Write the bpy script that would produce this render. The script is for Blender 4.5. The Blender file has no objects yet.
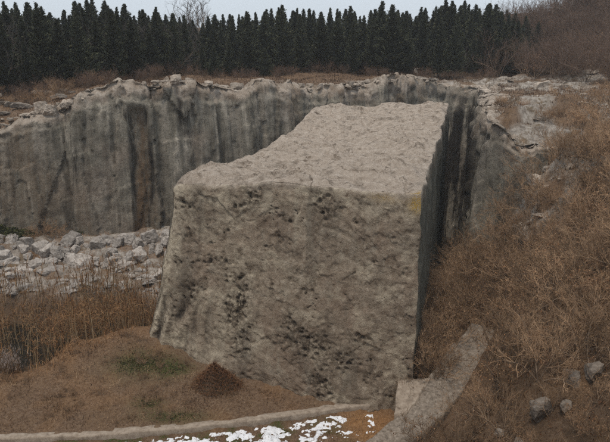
import bpy, math, random
import numpy as np
from mathutils import Vector

# ------------------------------------------------------------------ camera, sky, sun, exposure
scene = bpy.context.scene
COL = scene.collection
cam_d = bpy.data.cameras.new("camera")
cam = bpy.data.objects.new("camera", cam_d)
COL.objects.link(cam)
cam.location = (0, 0, 22)
cam.rotation_euler = (math.radians(90 - 15.59), 0, 0)
cam_d.sensor_width = 36
cam_d.lens = 36 * 620 / 610
cam_d.clip_end = 3000
scene.camera = cam

SUN_DIR = Vector((-0.16, -0.32, 1.0)).normalized()      # towards the sun: high, a little left of the camera's back
world = bpy.data.worlds.new("World")
scene.world = world
world.use_nodes = True
nt = world.node_tree
bg = nt.nodes["Background"]
sky = nt.nodes.new("ShaderNodeTexSky")
sky.sky_type = 'NISHITA'
sky.sun_disc = False
sky.sun_elevation = math.asin(SUN_DIR.z)
sky.sun_rotation = math.atan2(SUN_DIR.x, SUN_DIR.y)
sky.dust_density = 4
smix = nt.nodes.new("ShaderNodeMix")
smix.data_type = 'RGBA'
smix.inputs[0].default_value = 0.86                      # even cloud veil over the whole sky
smix.inputs[7].default_value = (5.6, 6.25, 6.9, 1)
nt.links.new(sky.outputs[0], smix.inputs[6])
nt.links.new(smix.outputs[2], bg.inputs[0])
bg.inputs[1].default_value = 0.1
sun_d = bpy.data.lights.new("sun", 'SUN')
sun_d.energy = 1.5
sun_d.angle = math.radians(12)
sun_d.color = (1.0, 0.90, 0.77)
sun = bpy.data.objects.new("sun", sun_d)
COL.objects.link(sun)
sun.rotation_euler = SUN_DIR.to_track_quat('Z', 'Y').to_euler()
sun.location = (-40, 30, 90)
vs = scene.view_settings
vs.view_transform = 'Standard'
vs.look = 'None'
vs.exposure = 0.4
vs.gamma = 1.0
vs.use_curve_mapping = False
scene.cycles.use_denoising = False
scene.cycles.denoising_prefilter = 'ACCURATE'
scene.cycles.max_bounces = 5
scene.cycles.volume_bounces = 1
scene.cycles.transparent_max_bounces = 8

# ------------------------------------------------------------------ numpy noise
_rs = np.random.RandomState(7)
_perm = _rs.permutation(512).astype(np.int64)
_grad = _rs.normal(size=(512, 3)); _grad /= np.linalg.norm(_grad, axis=1)[:, None]
_rnd = _rs.rand(512, 3)


def _h(ix, iy, iz):
    return _perm[(_perm[(_perm[ix & 511] + iy) & 511] + iz) & 511]


def pn(p, seed=0):
    p = np.asarray(p, float) + seed * 17.31
    i = np.floor(p).astype(np.int64); f = p - i
    w = f * f * f * (f * (f * 6 - 15) + 10)
    out = 0
    for dx in (0, 1):
        for dy in (0, 1):
            for dz in (0, 1):
                g = _grad[_h(i[:, 0] + dx, i[:, 1] + dy, i[:, 2] + dz)]
                d = g[:, 0] * (f[:, 0] - dx) + g[:, 1] * (f[:, 1] - dy) + g[:, 2] * (f[:, 2] - dz)
                out = out + d * (w[:, 0] if dx else 1 - w[:, 0]) * (w[:, 1] if dy else 1 - w[:, 1]) * (w[:, 2] if dz else 1 - w[:, 2])
    return out * 1.5


def fbm(p, octv=4, seed=0, gain=0.5):
    p = np.asarray(p, float); s = 0; a = 1.0
    for o in range(octv):
        s = s + a * pn(p * 2 ** o, seed + o * 3)
        a *= gain
    return s


def ridged(p, octv=4, seed=0):
    p = np.asarray(p, float); s = 0; a = 1.0
    for o in range(octv):
        s = s + a * (1 - 2 * np.abs(pn(p * 2 ** o, seed + o * 3)))
        a *= 0.5
    return s * 0.5


def wor(p, seed=0):
    """F1 and F2 of cellular noise"""
    p = np.asarray(p, float) + seed * 11.7
    i = np.floor(p).astype(np.int64)
    f1 = np.full(len(p), 9.0); f2 = f1.copy()
    for dx in (-1, 0, 1):
        for dy in (-1, 0, 1):
            for dz in (-1, 0, 1):
                c = i + np.array((dx, dy, dz))
                q = c + _rnd[_h(c[:, 0], c[:, 1], c[:, 2])]
                d = np.linalg.norm(q - p, axis=1)
                f2 = np.where(d < f1, f1, np.minimum(f2, d)); f1 = np.minimum(f1, d)
    return f1, f2


def cellrand(p, seed=0):
    """one random value (-1..1) per cell of cellular noise"""
    p = np.asarray(p, float) + seed * 7.7
    i = np.floor(p).astype(np.int64)
    f1 = np.full(len(p), 9.0); val = np.zeros(len(p))
    for dx in (-1, 0, 1):
        for dy in (-1, 0, 1):
            for dz in (-1, 0, 1):
                c = i + np.array((dx, dy, dz))
                h = _h(c[:, 0], c[:, 1], c[:, 2])
                d = np.linalg.norm(c + _rnd[h] - p, axis=1)
                m = d < f1
                f1 = np.where(m, d, f1); val = np.where(m, _rnd[(h + 91) & 511, 0] * 2 - 1, val)
    return val


def sstep(a, b, x):
    t = np.clip((x - a) / (b - a), 0, 1)
    return t * t * (3 - 2 * t)


def v3(x, y, z=0.0, s=1.0):
    x = np.asarray(x, float)
    return np.stack([x * s, np.broadcast_to(y, x.shape) * s, np.broadcast_to(z, x.shape) * s], -1)


# ------------------------------------------------------------------ mesh helpers
def mesh(name, V, F, attrs=None, smooth=True):
    """V (n,3); F an (m,3|4) array or a list of such arrays"""
    if not isinstance(F, list): F = [F]
    F = [np.asarray(f, np.int32) for f in F if len(f)]
    me = bpy.data.meshes.new(name)
    V = np.asarray(V, np.float32)
    me.vertices.add(len(V)); me.vertices.foreach_set("co", V.ravel())
    loops = np.concatenate([f.ravel() for f in F])
    sizes = np.concatenate([np.full(len(f), f.shape[1], np.int32) for f in F])
    starts = np.concatenate([[0], np.cumsum(sizes)[:-1]]).astype(np.int32)
    me.loops.add(len(loops)); me.loops.foreach_set("vertex_index", loops)
    me.polygons.add(len(sizes)); me.polygons.foreach_set("loop_start", starts)
    me.update(calc_edges=True)
    me.polygons.foreach_set("use_smooth", np.full(len(sizes), smooth))
    for k, a in (attrs or {}).items():
        at = me.attributes.new(k, 'FLOAT', 'POINT')
        at.data.foreach_set("value", np.asarray(a, np.float32))
    return me


def obj(name, me, mat=None, parent=None, loc=(0, 0, 0)):
    o = bpy.data.objects.new(name, me)
    COL.objects.link(o)
    if mat and me and not me.materials: me.materials.append(mat)
    o.parent = parent
    o.location = loc
    return o


def tag(o, label=None, cat=None, group=None, kind=None):
    if label: o["label"] = label
    if cat: o["category"] = cat
    if group: o["group"] = group
    if kind: o["kind"] = kind
    return o


def gridF(nu, nv, base=0, flip=False):
    i, j = np.meshgrid(np.arange(nu - 1), np.arange(nv - 1), indexing='ij')
    a = (i * nv + j).ravel() + base
    f = np.stack([a, a + nv, a + nv + 1, a + 1], 1)
    return f[:, ::-1] if flip else f


def tubes(polys, sides=3):
    """polys: list of (points (k,3), radii (k,)) -> V,F"""
    Vs, Fs, b = [], [], 0
    ang = np.arange(sides) * 2 * math.pi / sides
    for P, R in polys:
        P = np.asarray(P, float); k = len(P)
        T = np.gradient(P, axis=0); T /= np.linalg.norm(T, axis=1)[:, None] + 1e-9
        ref = np.array((0.31, 0.57, 0.76)) if abs(T[0, 2]) < .9 else np.array((1., .2, .1))
        U = np.cross(T, ref); U /= np.linalg.norm(U, axis=1)[:, None] + 1e-9
        W = np.cross(T, U)
        ring = P[:, None] + (U[:, None] * np.cos(ang)[None, :, None] + W[:, None] * np.sin(ang)[None, :, None]) * np.asarray(R)[:, None, None]
        Vs.append(ring.reshape(-1, 3))
        i, j = np.meshgrid(np.arange(k - 1), np.arange(sides), indexing='ij')
        a = b + i * sides + j; c = b + i * sides + (j + 1) % sides
        Fs.append(np.stack([a, c, c + sides, a + sides], -1).reshape(-1, 4))
        b += k * sides
    return np.concatenate(Vs), np.concatenate(Fs)


# ------------------------------------------------------------------ materials
class NB:
    def __init__(s, name, rough=0.9, spec=0.25):
        s.m = bpy.data.materials.new(name); s.m.use_nodes = True
        s.t = s.m.node_tree; s.b = s.t.nodes["Principled BSDF"]
        s.b.inputs["Roughness"].default_value = rough
        s.b.inputs["Specular IOR Level"].default_value = spec
        s.co = s.t.nodes.new("ShaderNodeTexCoord").outputs["Object"]

    def n(s, t): return s.t.nodes.new(t)

    def lk(s, a, b): s.t.links.new(a, b)

    def noise(s, scale, detail=5, rough=.6, stretch=None, dist=0.0):
        n = s.n("ShaderNodeTexNoise")
        n.inputs["Scale"].default_value = scale; n.inputs["Detail"].default_value = detail
        n.inputs["Roughness"].default_value = rough; n.inputs["Distortion"].default_value = dist
        v = s.co
        if stretch:
            mp = s.n("ShaderNodeMapping"); mp.inputs["Scale"].default_value = stretch
            s.lk(s.co, mp.inputs[0]); v = mp.outputs[0]
        s.lk(v, n.inputs["Vector"])
        return n.outputs[0]

    def vor(s, scale, feature='F1', stretch=None):
        n = s.n("ShaderNodeTexVoronoi"); n.feature = feature
        n.inputs["Scale"].default_value = scale
        v = s.co
        if stretch:
            mp = s.n("ShaderNodeMapping"); mp.inputs["Scale"].default_value = stretch
            s.lk(s.co, mp.inputs[0]); v = mp.outputs[0]
        s.lk(v, n.inputs["Vector"])
        return n.outputs[0]

    def attr(s, name):
        n = s.n("ShaderNodeAttribute"); n.attribute_name = name
        return n.outputs["Fac"]

    def rng(s, f, a, b, c=0.0, d=1.0):
        n = s.n("ShaderNodeMapRange"); n.interpolation_type = 'SMOOTHSTEP'
        s.lk(f, n.inputs[0])
        for i, q in zip((1, 2, 3, 4), (a, b, c, d)): n.inputs[i].default_value = q
        return n.outputs[0]

    def math(s, op, a, b):
        n = s.n("ShaderNodeMath"); n.operation = op
        for i, q in enumerate((a, b)):
            if isinstance(q, (int, float)): n.inputs[i].default_value = q
            else: s.lk(q, n.inputs[i])
        return n.outputs[0]

    def ramp(s, f, stops):
        n = s.n("ShaderNodeValToRGB"); e = n.color_ramp.elements
        while len(e) < len(stops): e.new(0.5)
        for q, (p, c) in zip(e, stops): q.position = p; q.color = (*c, 1)
        s.lk(f, n.inputs[0])
        return n.outputs[0]

    def mix(s, f, a, b, mode='MIX'):
        n = s.n("ShaderNodeMix"); n.data_type = 'RGBA'; n.blend_type = mode
        if isinstance(f, (int, float)): n.inputs[0].default_value = f
        else: s.lk(f, n.inputs[0])
        for i, q in ((6, a), (7, b)):
            if isinstance(q, tuple): n.inputs[i].default_value = (*q, 1)
            else: s.lk(q, n.inputs[i])
        return n.outputs[2]

    def rand(s): return s.n("ShaderNodeObjectInfo").outputs["Random"]

    def out(s, col, *bumps):
        """bumps: (height socket, distance)"""
        if isinstance(col, tuple): s.b.inputs["Base Color"].default_value = (*col, 1)
        else: s.lk(col, s.b.inputs["Base Color"])
        prev = None
        for h, d in bumps:
            b = s.n("ShaderNodeBump"); b.inputs["Distance"].default_value = d
            b.inputs["Strength"].default_value = 1.0
            s.lk(h, b.inputs["Height"])
            if prev: s.lk(prev, b.inputs["Normal"])
            prev = b.outputs[0]
        if prev: s.lk(prev, s.b.inputs["Normal"])
        return s.m


def mat_block():
    k = NB("carved_limestone", .95, .15)
    big = k.noise(.28, 6, .65)
    fine = k.noise(2.6, 8, .72)
    vert = k.noise(1.0, 6, .65, (1.1, 1.1, .16))
    grain = k.noise(14, 6, .7)
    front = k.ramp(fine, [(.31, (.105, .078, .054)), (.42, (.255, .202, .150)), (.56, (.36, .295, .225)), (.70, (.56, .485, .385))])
    sp = k.noise(9, 7, .8)
    front = k.mix(k.rng(sp, .46, .33, 0, .75), front, (.075, .058, .043))
    front = k.mix(k.rng(sp, .56, .70, 0, .6), front, (.46, .40, .325))
    front = k.mix(k.rng(big, .40, .66), front, k.mix(.5, front, (.29, .205, .15)))
    blot = k.noise(.75, 5, .7)
    front = k.mix(k.rng(blot, .53, .68, 0, .55), front, (.47, .41, .325))
    front = k.mix(k.rng(blot, .45, .32, 0, .5), front, (.165, .118, .085))
    front = k.mix(k.rng(vert, .52, .72, 0, .55), front, (.42, .37, .29))
    front = k.mix(k.rng(vert, .44, .30, 0, .5), front, (.16, .13, .10))
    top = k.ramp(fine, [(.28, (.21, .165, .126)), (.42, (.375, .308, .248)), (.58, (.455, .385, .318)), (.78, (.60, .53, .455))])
    crackn = k.noise(.9, 5, .65, (1, .7, 1))
    top = k.mix(k.rng(crackn, .42, .32, 0, .75), top, (.15, .112, .08))
    crk = k.noise(.30, 3, .55, (1, 1.6, 1), .8)
    crl = k.math('ABSOLUTE', k.math('SUBTRACT', crk, .5), 0.0)
    top = k.mix(k.rng(crl, .010, .0, 0, .75), top, (.10, .075, .055))
    top = k.mix(k.rng(sp, .45, .33, 0, .7), top, (.16, .12, .09))
    top = k.mix(k.rng(sp, .57, .70, 0, .6), top, (.66, .60, .53))
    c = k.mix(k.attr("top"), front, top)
    c = k.mix(k.math('MULTIPLY', k.attr("pale"), k.rng(fine, .3, .6)), c, (.56, .485, .37))
    st = k.math('MULTIPLY', k.attr("stain"), k.rng(k.noise(3.2, 6, .75), .38, .60))
    c = k.mix(st, c, (.062, .046, .032))
    c = k.mix(k.math('MULTIPLY', k.attr("streak"), k.rng(vert, .35, .6)), c, (.062, .05, .04))
    c = k.mix(k.math('MULTIPLY', k.attr("lichen"), k.rng(grain, .4, .55)), c, (.42, .27, .06))
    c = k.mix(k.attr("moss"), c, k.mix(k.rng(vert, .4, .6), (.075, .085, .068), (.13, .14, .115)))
    return k.out(c, (fine, .16), (grain, .06), (sp, .05))


def mat_cliff():
    k = NB("quarry_cliff_rock", .95, .15)
    vert = k.noise(.9, 7, .68, (1, 1, .07))
    vert2 = k.noise(2.6, 5, .65, (1, 1, .10))
    big = k.noise(.16, 5, .6)
    fine = k.noise(2.0, 8, .72)
    wall = k.ramp(vert, [(.32, (.085, .074, .058)), (.43, (.165, .149, .12)), (.55, (.235, .213, .174)), (.68, (.42, .375, .31))])
    wall = k.mix(k.rng(vert2, .56, .72, 0, .6), wall, (.42, .375, .31))
    wall = k.mix(k.rng(vert2, .42, .28, 0, .6), wall, (.07, .062, .05))
    wall = k.mix(k.rng(big, .5, .7, 0, .6), wall, k.mix(.5, wall, (.27, .185, .14)))
    wall = k.mix(k.rng(fine, .48, .36, 0, .35), wall, (.09, .08, .066))
    spk = k.noise(7, 7, .8, (1, 1, .5))
    wall = k.mix(k.rng(spk, .46, .34, 0, .7), wall, (.06, .052, .042))
    wall = k.mix(k.rng(spk, .56, .68, 0, .5), wall, (.42, .38, .32))
    wall = k.mix(k.math('MULTIPLY', k.attr("rust"), k.rng(vert2, .3, .55)), wall, (.15, .10, .062))
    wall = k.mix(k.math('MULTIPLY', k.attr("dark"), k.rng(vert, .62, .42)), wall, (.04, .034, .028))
    wall = k.mix(k.math('MULTIPLY', k.attr("pale"), k.rng(fine, .35, .6)), wall, (.36, .32, .27))
    top = k.ramp(fine, [(.30, (.13, .098, .072)), (.44, (.33, .27, .215)), (.60, (.47, .405, .34)), (.78, (.60, .54, .47))])
    top = k.mix(k.rng(k.noise(.5, 6, .7), .50, .66, 0, .75), top, (.155, .105, .068))
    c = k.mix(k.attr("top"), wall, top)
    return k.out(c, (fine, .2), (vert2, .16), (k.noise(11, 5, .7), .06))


def mat_ground():
    k = NB("earth_and_litter", .97, .1)
    fine = k.noise(5.5, 8, .75)
    mid = k.noise(.7, 6, .68)
    soil = k.ramp(fine, [(.30, (.065, .038, .023)), (.44, (.145, .092, .058)), (.60, (.215, .145, .095)), (.78, (.35, .26, .185))])
    soil = k.mix(k.rng(mid, .48, .68, 0, .6), soil, (.19, .12, .07))
    rock = k.ramp(k.noise(1.6, 8, .72), [(.30, (.10, .08, .064)), (.47, (.27, .235, .20)), (.62, (.42, .38, .335)), (.8, (.54, .50, .45))])
    rock = k.mix(k.rng(mid, .52, .64, 0, .85), rock, (.135, .095, .055))
    c = k.mix(k.attr("rock"), soil, rock)
    c = k.mix(k.attr("orange"), c, k.ramp(fine, [(.3, (.17, .085, .035)), (.55, (.33, .18, .082)), (.8, (.42, .27, .15))]))
    c = k.mix(k.math('MULTIPLY', k.attr("moss"), k.rng(fine, .38, .56)), c, (.070, .082, .026))
    c = k.mix(k.attr("mud_and_shade"), c, (.035, .027, .018))
    return k.out(c, (fine, .06), (k.noise(22, 4, .7), .03))


def simple(name, stops, scale=6, stretch=None, rough=.9, bump=.02, rnd=0.0, spec=.2):
    k = NB(name, rough, spec)
    n = k.noise(scale, 7, .72, stretch)
    c = k.ramp(n, stops)
    if rnd:
        c = k.mix(1.0, c, k.ramp(k.rand(), [(0, (1 - rnd,) * 3), (1, (1 + rnd,) * 3)]), 'MULTIPLY')
    return k.out(c, (n, bump))


def blade_mat(name, stops, rough=.85, trans=0.0):
    k = NB(name, rough, .15)
    c = k.ramp(k.attr("tint"), stops)
    c = k.mix(1.0, c, k.ramp(k.rand(), [(0, (.75, .75, .75)), (1, (1.2, 1.2, 1.2))]), 'MULTIPLY')
    return k.out(c)


M_BLOCK = mat_block(); M_CLIFF = mat_cliff(); M_GROUND = mat_ground()
M_ROCK = simple("pale_limestone", [(.28, (.13, .108, .09)), (.45, (.30, .265, .235)), (.6, (.42, .385, .35)), (.75, (.58, .54, .50))], 4.5, bump=.10, rnd=.25)
M_RIMROCK = simple("rim_limestone", [(.30, (.14, .108, .08)), (.44, (.30, .248, .20)), (.58, (.41, .352, .295)), (.75, (.54, .48, .415))], 4.0, bump=.10, rnd=.25)
M_DARKROCK = simple("grey_brown_rock", [(.28, (.08, .066, .054)), (.5, (.20, .168, .14)), (.75, (.34, .295, .25))], 2.2, bump=.08, rnd=.2)
M_KERB = simple("weathered_concrete", [(.28, (.12, .092, .068)), (.46, (.255, .205, .16)), (.62, (.33, .275, .22)), (.8, (.42, .365, .305))], 3.0, bump=.03)
M_RAMP = simple("rubble_stone", [(.32, (.075, .06, .046)), (.44, (.165, .135, .107)), (.57, (.24, .20, .162)), (.74, (.36, .31, .26))], 4.6, bump=.05)
M_SNOW = simple("old_snow", [(.3, (.62, .64, .68)), (.7, (.80, .81, .83))], 5, rough=.6, bump=.02)
M_BARK = simple("bark", [(.3, (.035, .027, .020)), (.7, (.09, .07, .052))], 9, (1, 1, .3), bump=.02)
M_STEM = simple("shrub_stem", [(.3, (.12, .085, .06)), (.7, (.30, .225, .16))], 7, (1, 1, .3), bump=.0, rnd=.25)
M_TWIG = simple("shrub_twig", [(.3, (.17, .105, .064)), (.7, (.46, .31, .19))], 1.4, bump=.0, rnd=.5)
M_TWIGGREY = simple("grey_twig", [(.3, (.075, .062, .055)), (.7, (.165, .138, .12))], 1.4, bump=.0, rnd=.2)
M_TWIGRED = simple("scrub_twig", [(.3, (.10, .064, .048)), (.7, (.22, .148, .108))], 1.2, bump=.0, rnd=.2)
M_LEAFBROWN = blade_mat("dead_leaf", [(0, (.06, .028, .015)), (.5, (.21, .105, .052)), (1, (.44, .27, .15))])
M_CONIFER = blade_mat("conifer_spray", [(0, (.020, .024, .015)), (.6, (.048, .053, .030)), (1, (.092, .090, .050))])
M_GRASS = blade_mat("dry_grass_blade", [(0, (.05, .026, .015)), (.5, (.19, .110, .060)), (1, (.45, .31, .19))])
M_SCRUBGRASS = blade_mat("plateau_grass_blade", [(0, (.055, .032, .022)), (.5, (.135, .083, .053)), (1, (.27, .185, .12))])
M_REED = blade_mat("reed_stem", [(0, (.15, .095, .05)), (.5, (.31, .21, .115)), (1, (.50, .38, .235))])
M_REEDLEAF = blade_mat("reed_leaf", [(0, (.14, .065, .028)), (.5, (.30, .155, .07)), (1, (.44, .26, .13))])
M_PLUME = blade_mat("pale_plume", [(0, (.36, .28, .24)), (1, (.60, .52, .48))])
M_GREEN = blade_mat("green_leaf", [(0, (.030, .032, .012)), (.5, (.060, .062, .022)), (1, (.10, .10, .04))])
kw = NB("dark_water", .12, .5)
M_WATER = kw.out((.012, .011, .008), (kw.noise(3, 3, .5), .01))

# ------------------------------------------------------------------ the lie of the land
KX = np.array([-60, -30, -17.42, -11.83, -6.19, -2.7, -.31, 2.17, 4.07, 8])
KY = np.array([29.2, 30.0, 30.79, 31.17, 31.96, 32.68, 33.32, 33.98, 34.31, 34.6])
PIT = np.array([(-60, 33.4), (-25, 34.6), (-19.9, 36.0), (-17.2, 37.2), (-16.2, 39.6), (-13.5, 41.2), (-10.9, 42.2), (-8, 44), (-8, 47.6), (-12, 48.2), (-60, 46.6)], float)


def inside(poly, x, y):
    r = np.zeros(len(x), bool); n = len(poly)
    for i in range(n):
        x1, y1 = poly[i]; x2, y2 = poly[(i + 1) % n]
        if y1 == y2: continue
        c = ((y1 > y) != (y2 > y)) & (x < (x2 - x1) * (y - y1) / (y2 - y1) + x1)
        r ^= c
    return r


def polydist(P, x, y, closed=True, ret=False):
    best = np.full(len(x), 1e9); bi = np.zeros(len(x))
    n = len(P)
    for i in range(n if closed else n - 1):
        a = P[i][:2]; b = P[(i + 1) % n][:2]; d = b - a; L = d @ d + 1e-12
        t = np.clip(((x - a[0]) * d[0] + (y - a[1]) * d[1]) / L, 0, 1)
        q = np.hypot(x - a[0] - t * d[0], y - a[1] - t * d[1])
        m = q < best; best = np.where(m, q, best); bi = np.where(m, i + t, bi)
    return (best, bi) if ret else best


def G(x, y, rough=True):
    """height of the quarry floor"""
    x = np.atleast_1d(np.asarray(x, float)); y = np.atleast_1d(np.asarray(y, float))
    t = y - np.interp(x, KX, KY)
    z = np.where(t > 0, .62 + .165 * np.clip(t, 0, 10), .62)
    z = z * sstep(-.45, -.05, t) + (.12 - .02 * np.clip(-t, 0, 10)) * (1 - sstep(-.45, -.05, t))
    # shelf of limestone below the back wall
    sh = np.interp(y, [46, 48, 54, 55.5, 57, 62, 90], [1.2, 2.5, 3.0, 3.9, 4.3, 4.6, 5])
    ws = sstep(46, 48.3, y) * (x < 2)
    z = z * (1 - ws) + sh * ws
    # floor right of the stone and in the cleft
    wr = sstep(6, 8, x)
    z = z * (1 - wr) + np.interp(y, [0, 30, 34, 46, 49, 58, 90], [.3, .3, 1.1, 2.6, 2.2, -4.0, -4.5]) * wr
    # reed pit
    dp = polydist(PIT, x, y); ins = inside(PIT, x, y)
    wp = np.where(ins, sstep(0, 1.3, dp), 0)
    z = z * (1 - wp) + .05 * wp
    # slope rising on the right
    x0 = np.interp(y, [15, 24, 30, 34, 38, 46, 50, 54, 60, 90], [10.5, 9.6, 8.6, 9.6, 11.2, 11.6, 12.6, 15.8, 19, 29])
    s = x - x0
    zr = 1.9 + .95 * s
    zr = zr + 4.2 * np.exp(-((x - 20.5) / 3.2) ** 2 - ((y - 50.2) / 3.2) ** 2)
    cap = 14.2 + .12 * (x - 24)
    zr = np.where(zr > cap, cap + .1 * (zr - cap), zr)
    wz = sstep(-1.5, 1.0, s)
    z = z * (1 - wz) + np.maximum(z, zr) * wz
    # bank the camera stands on, and the bank far left
    z = np.maximum(z, np.minimum(20.3, 20.3 - .9 * y))
    z = z + .45 * np.clip(-36 - x, 0, 40)
    if rough:
        p = v3(x, y)
        rock = sstep(46.5, 48.5, y) * (x < 0)
        slope = sstep(-.5, 2.5, s)
        dirt = fbm(p * .5, 4, 3) * .20 + fbm(p * 2.0, 3, 5) * .10
        near = np.clip(np.abs(t) / .8, 0, 1) * .8 + .2
        z = z + dirt * near * (1 - rock) + rock * (ridged(p * np.array((.42, .7, 1)), 4, 9) * .35 - .3 + .22 * cellrand(p * np.array((.55, .9, 1)), 3)) + slope * (fbm(p * .35, 4, 21) * .8)
    return z


RIM = np.array([(-75, 53, 12.5), (-45, 57, 13.2), (-29.5, 59, 14.4), (-25, 59.6, 15.9), (-21, 60.2, 17.6), (-17.5, 61, 18.5), (-13, 62, 19.1), (-9.5, 64.5, 18.6),
                (-5.5, 67.5, 17.7), (-.8, 71.5, 18.1), (3.5, 75, 17.4), (7.3, 78, 17.8), (15, 83, 18.3), (19.0, 85.8, 17.2),
                (19.9, 86.4, 16.7), (22.9, 86.2, 16.7), (23.0, 85, 16.8), (19.3, 71, 16.6), (15.3, 56, 16.3), (15.4, 54.2, 15.9), (16.8, 53.0, 15.0), (19, 52.4, 13.9), (22, 52.6, 13.6),
                (28, 52.5, 14.2), (45, 50, 15.8), (75, 45, 17.5)], float)
POLYTOP = np.vstack([RIM[:, :2], [(900, 45), (900, 1500), (-900, 1500), (-900, 53)]])


def H(x, y, rough=True):
    """height of the plateau above the quarry"""
    x = np.atleast_1d(np.asarray(x, float)); y = np.atleast_1d(np.asarray(y, float))
    d, bi = polydist(RIM, x, y, False, True)
    rz = np.interp(bi, np.arange(len(RIM)), RIM[:, 2])
    far = 18.2 + .05 * np.clip(y - 100, 0, 100) + .02 * np.clip(y - 200, 0, 1000)
    far = far + 9.0 * sstep(30, 62, x) * sstep(76, 112, y)
    far = far + 5.0 * sstep(5, -40, x) * sstep(82, 135, y)
    far = far - 1.2 * sstep(14, 24, x) * sstep(95, 70, y)
    w = np.exp(-d / 7.0)
    z = rz * w + far * (1 - w)
    if rough:
        p = v3(x, y)
        rk = sstep(12, 18, x) * sstep(97, 90, y)
        z = z + fbm(p * .14, 4, 31) * .7 * (1 - w) + fbm(p * .6, 3, 33) * .18
        z = z + rk * (ridged(p * np.array((.35, .6, 1)), 4, 37) * .4 - .1 + .3 * cellrand(p * np.array((.30, .5, 1)), 5) + .12 * cellrand(p * np.array((.8, 1.2, 1)), 6))
    return z


# ground sheet
gx = np.unique(np.round(np.concatenate([np.arange(-140, -34, 3), np.arange(-34, 30, .24), np.arange(30, 140, 3)]), 3))
gy = np.unique(np.round(np.concatenate([np.arange(-60, 8, 2), np.arange(8, 27, .6), np.arange(27, 64, .24), np.arange(64, 96, 1.0)]), 3))
X, Y = [a.ravel() for a in np.meshgrid(gx, gy, indexing='ij')]
Zg = G(X, Y)
p = v3(X, Y)
rockm = sstep(47.2, 48.6, Y) * (X < 0) * (1 - .75 * sstep(-.05, .25, fbm(p * .5, 3, 45))) + (X > 17) * sstep(42, 47, Y + fbm(p * .3, 3, 46) * 5) * (1 - sstep(.05, .3, fbm(p * .45, 4, 47)))
t_k = Y - np.interp(X, KX, KY)
orange = np.exp(-(((X - 4.0) / 1.7) ** 2 + ((Y - 32.4) / 1.5) ** 2)) * 1.5 * (t_k < .1) + .22 * sstep(.1, .5, fbm(p * .35, 3, 44)) * (Y < 46) + .3 * np.exp(-(polydist(PIT, X, Y) / 1.6) ** 2) * (X > -24) * (Y < 45)
mossm = sstep(-.15, .3, fbm(p * .8, 3, 51)) * (t_k < -.1) * sstep(4, 0, X)
mossm = np.maximum(mossm, np.exp(-(((X + 8.6) / 1.2) ** 2 + ((Y - 37) / .8) ** 2)) + np.exp(-(((X + 11) / 1.9) ** 2 + ((Y - 37.4) / 1.4) ** 2)) + np.exp(-(((X + 9.6) / .9) ** 2 + ((Y - 33.7) / .5) ** 2)) + np.exp(-(((X + 8) / 2) ** 2 + ((Y - 32.6) / .5) ** 2)))
mud_and_shade = .25 * sstep(0, 2, X - np.interp(Y, [24, 30, 34, 38, 46], [9.6, 8.6, 9.6, 11.2, 11.6])) * (Y < 46) + sstep(48, 52, Y) * (X > 3) * sstep(24, 20, X - .25 * (Y - 56)) * (X < 15.2 + .25 * (Y - 54)) + np.where(inside(PIT, X, Y), sstep(.6, 1.5, polydist(PIT, X, Y)), 0)  # wet earth in the pit; shade painted onto cleft floor and right slope
ground = obj("ground", mesh("ground", np.stack([X, Y, Zg], 1), gridF(len(gx), len(gy)), dict(rock=rockm, orange=np.clip(orange, 0, 1), moss=np.clip(mossm, 0, 1), mud_and_shade=mud_and_shade)), M_GROUND)
tag(ground, kind="structure")

# dark water standing in the reed pit
wx, wy = np.meshgrid(np.linspace(-45, -8, 60), np.linspace(34, 48, 30), indexing='ij')
tag(obj("water", mesh("water", v3(wx.ravel(), wy.ravel(), .16), gridF(60, 30)), M_WATER), kind="structure")

# plateau sheet, kept behind the rim
gx = np.unique(np.round(np.concatenate([np.arange(-900, -76, 30), np.arange(-76, 76, .6), np.arange(76, 900, 30)]), 3))
gy = np.unique(np.round(np.concatenate([np.arange(44, 104, .6), np.arange(104, 150, 2), np.arange(150, 1400, 40)]), 3))
X, Y = [a.ravel() for a in np.meshgrid(gx, gy, indexing='ij')]
d, bi = polydist(RIM, X, Y, False, True)
keep = inside(POLYTOP, X, Y) & (d > .9)
Zp = H(X, Y) - 1.1 * np.clip(1 - d / 3.0, 0, 1)
F = gridF(len(gx), len(gy)); F = F[keep[F].all(1)]
p = v3(X, Y)
rk = np.maximum(sstep(12, 16, X) * sstep(100, 92, Y + fbm(p * .15, 3, 61) * 9) * sstep(44, 36, X + fbm(p * .12, 3, 62) * 6), sstep(4.5, 1.5, d + fbm(p * .3, 3, 63) * 2.5))
rk = rk * (1 - .9 * sstep(.12, .3, fbm(p * .22, 4, 64)))
hill = obj("hill", mesh("hill", np.stack([X, Y, Zp], 1), F, dict(rock=rk, orange=0 * X, moss=0 * X, mud_and_shade=.55 * sstep(92, 100, Y + .0 * X + np.clip(-X - 5, 0, 30) * .6))), M_GROUND)
tag(hill, kind="structure")


# ------------------------------------------------------------------ quarry cliff
def resample(P, step, smooth):
    L = np.concatenate([[0], np.cumsum(np.linalg.norm(np.diff(P[:, :2], axis=0), axis=1))])
    s = np.arange(0, L[-1], step)
    Q = np.stack([np.interp(s, L, P[:, i]) for i in range(3)], 1)
    for _ in range(smooth):
        Q[1:-1] = (Q[:-2] + 2 * Q[1:-1] + Q[2:]) / 4
    return s, Q


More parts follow.
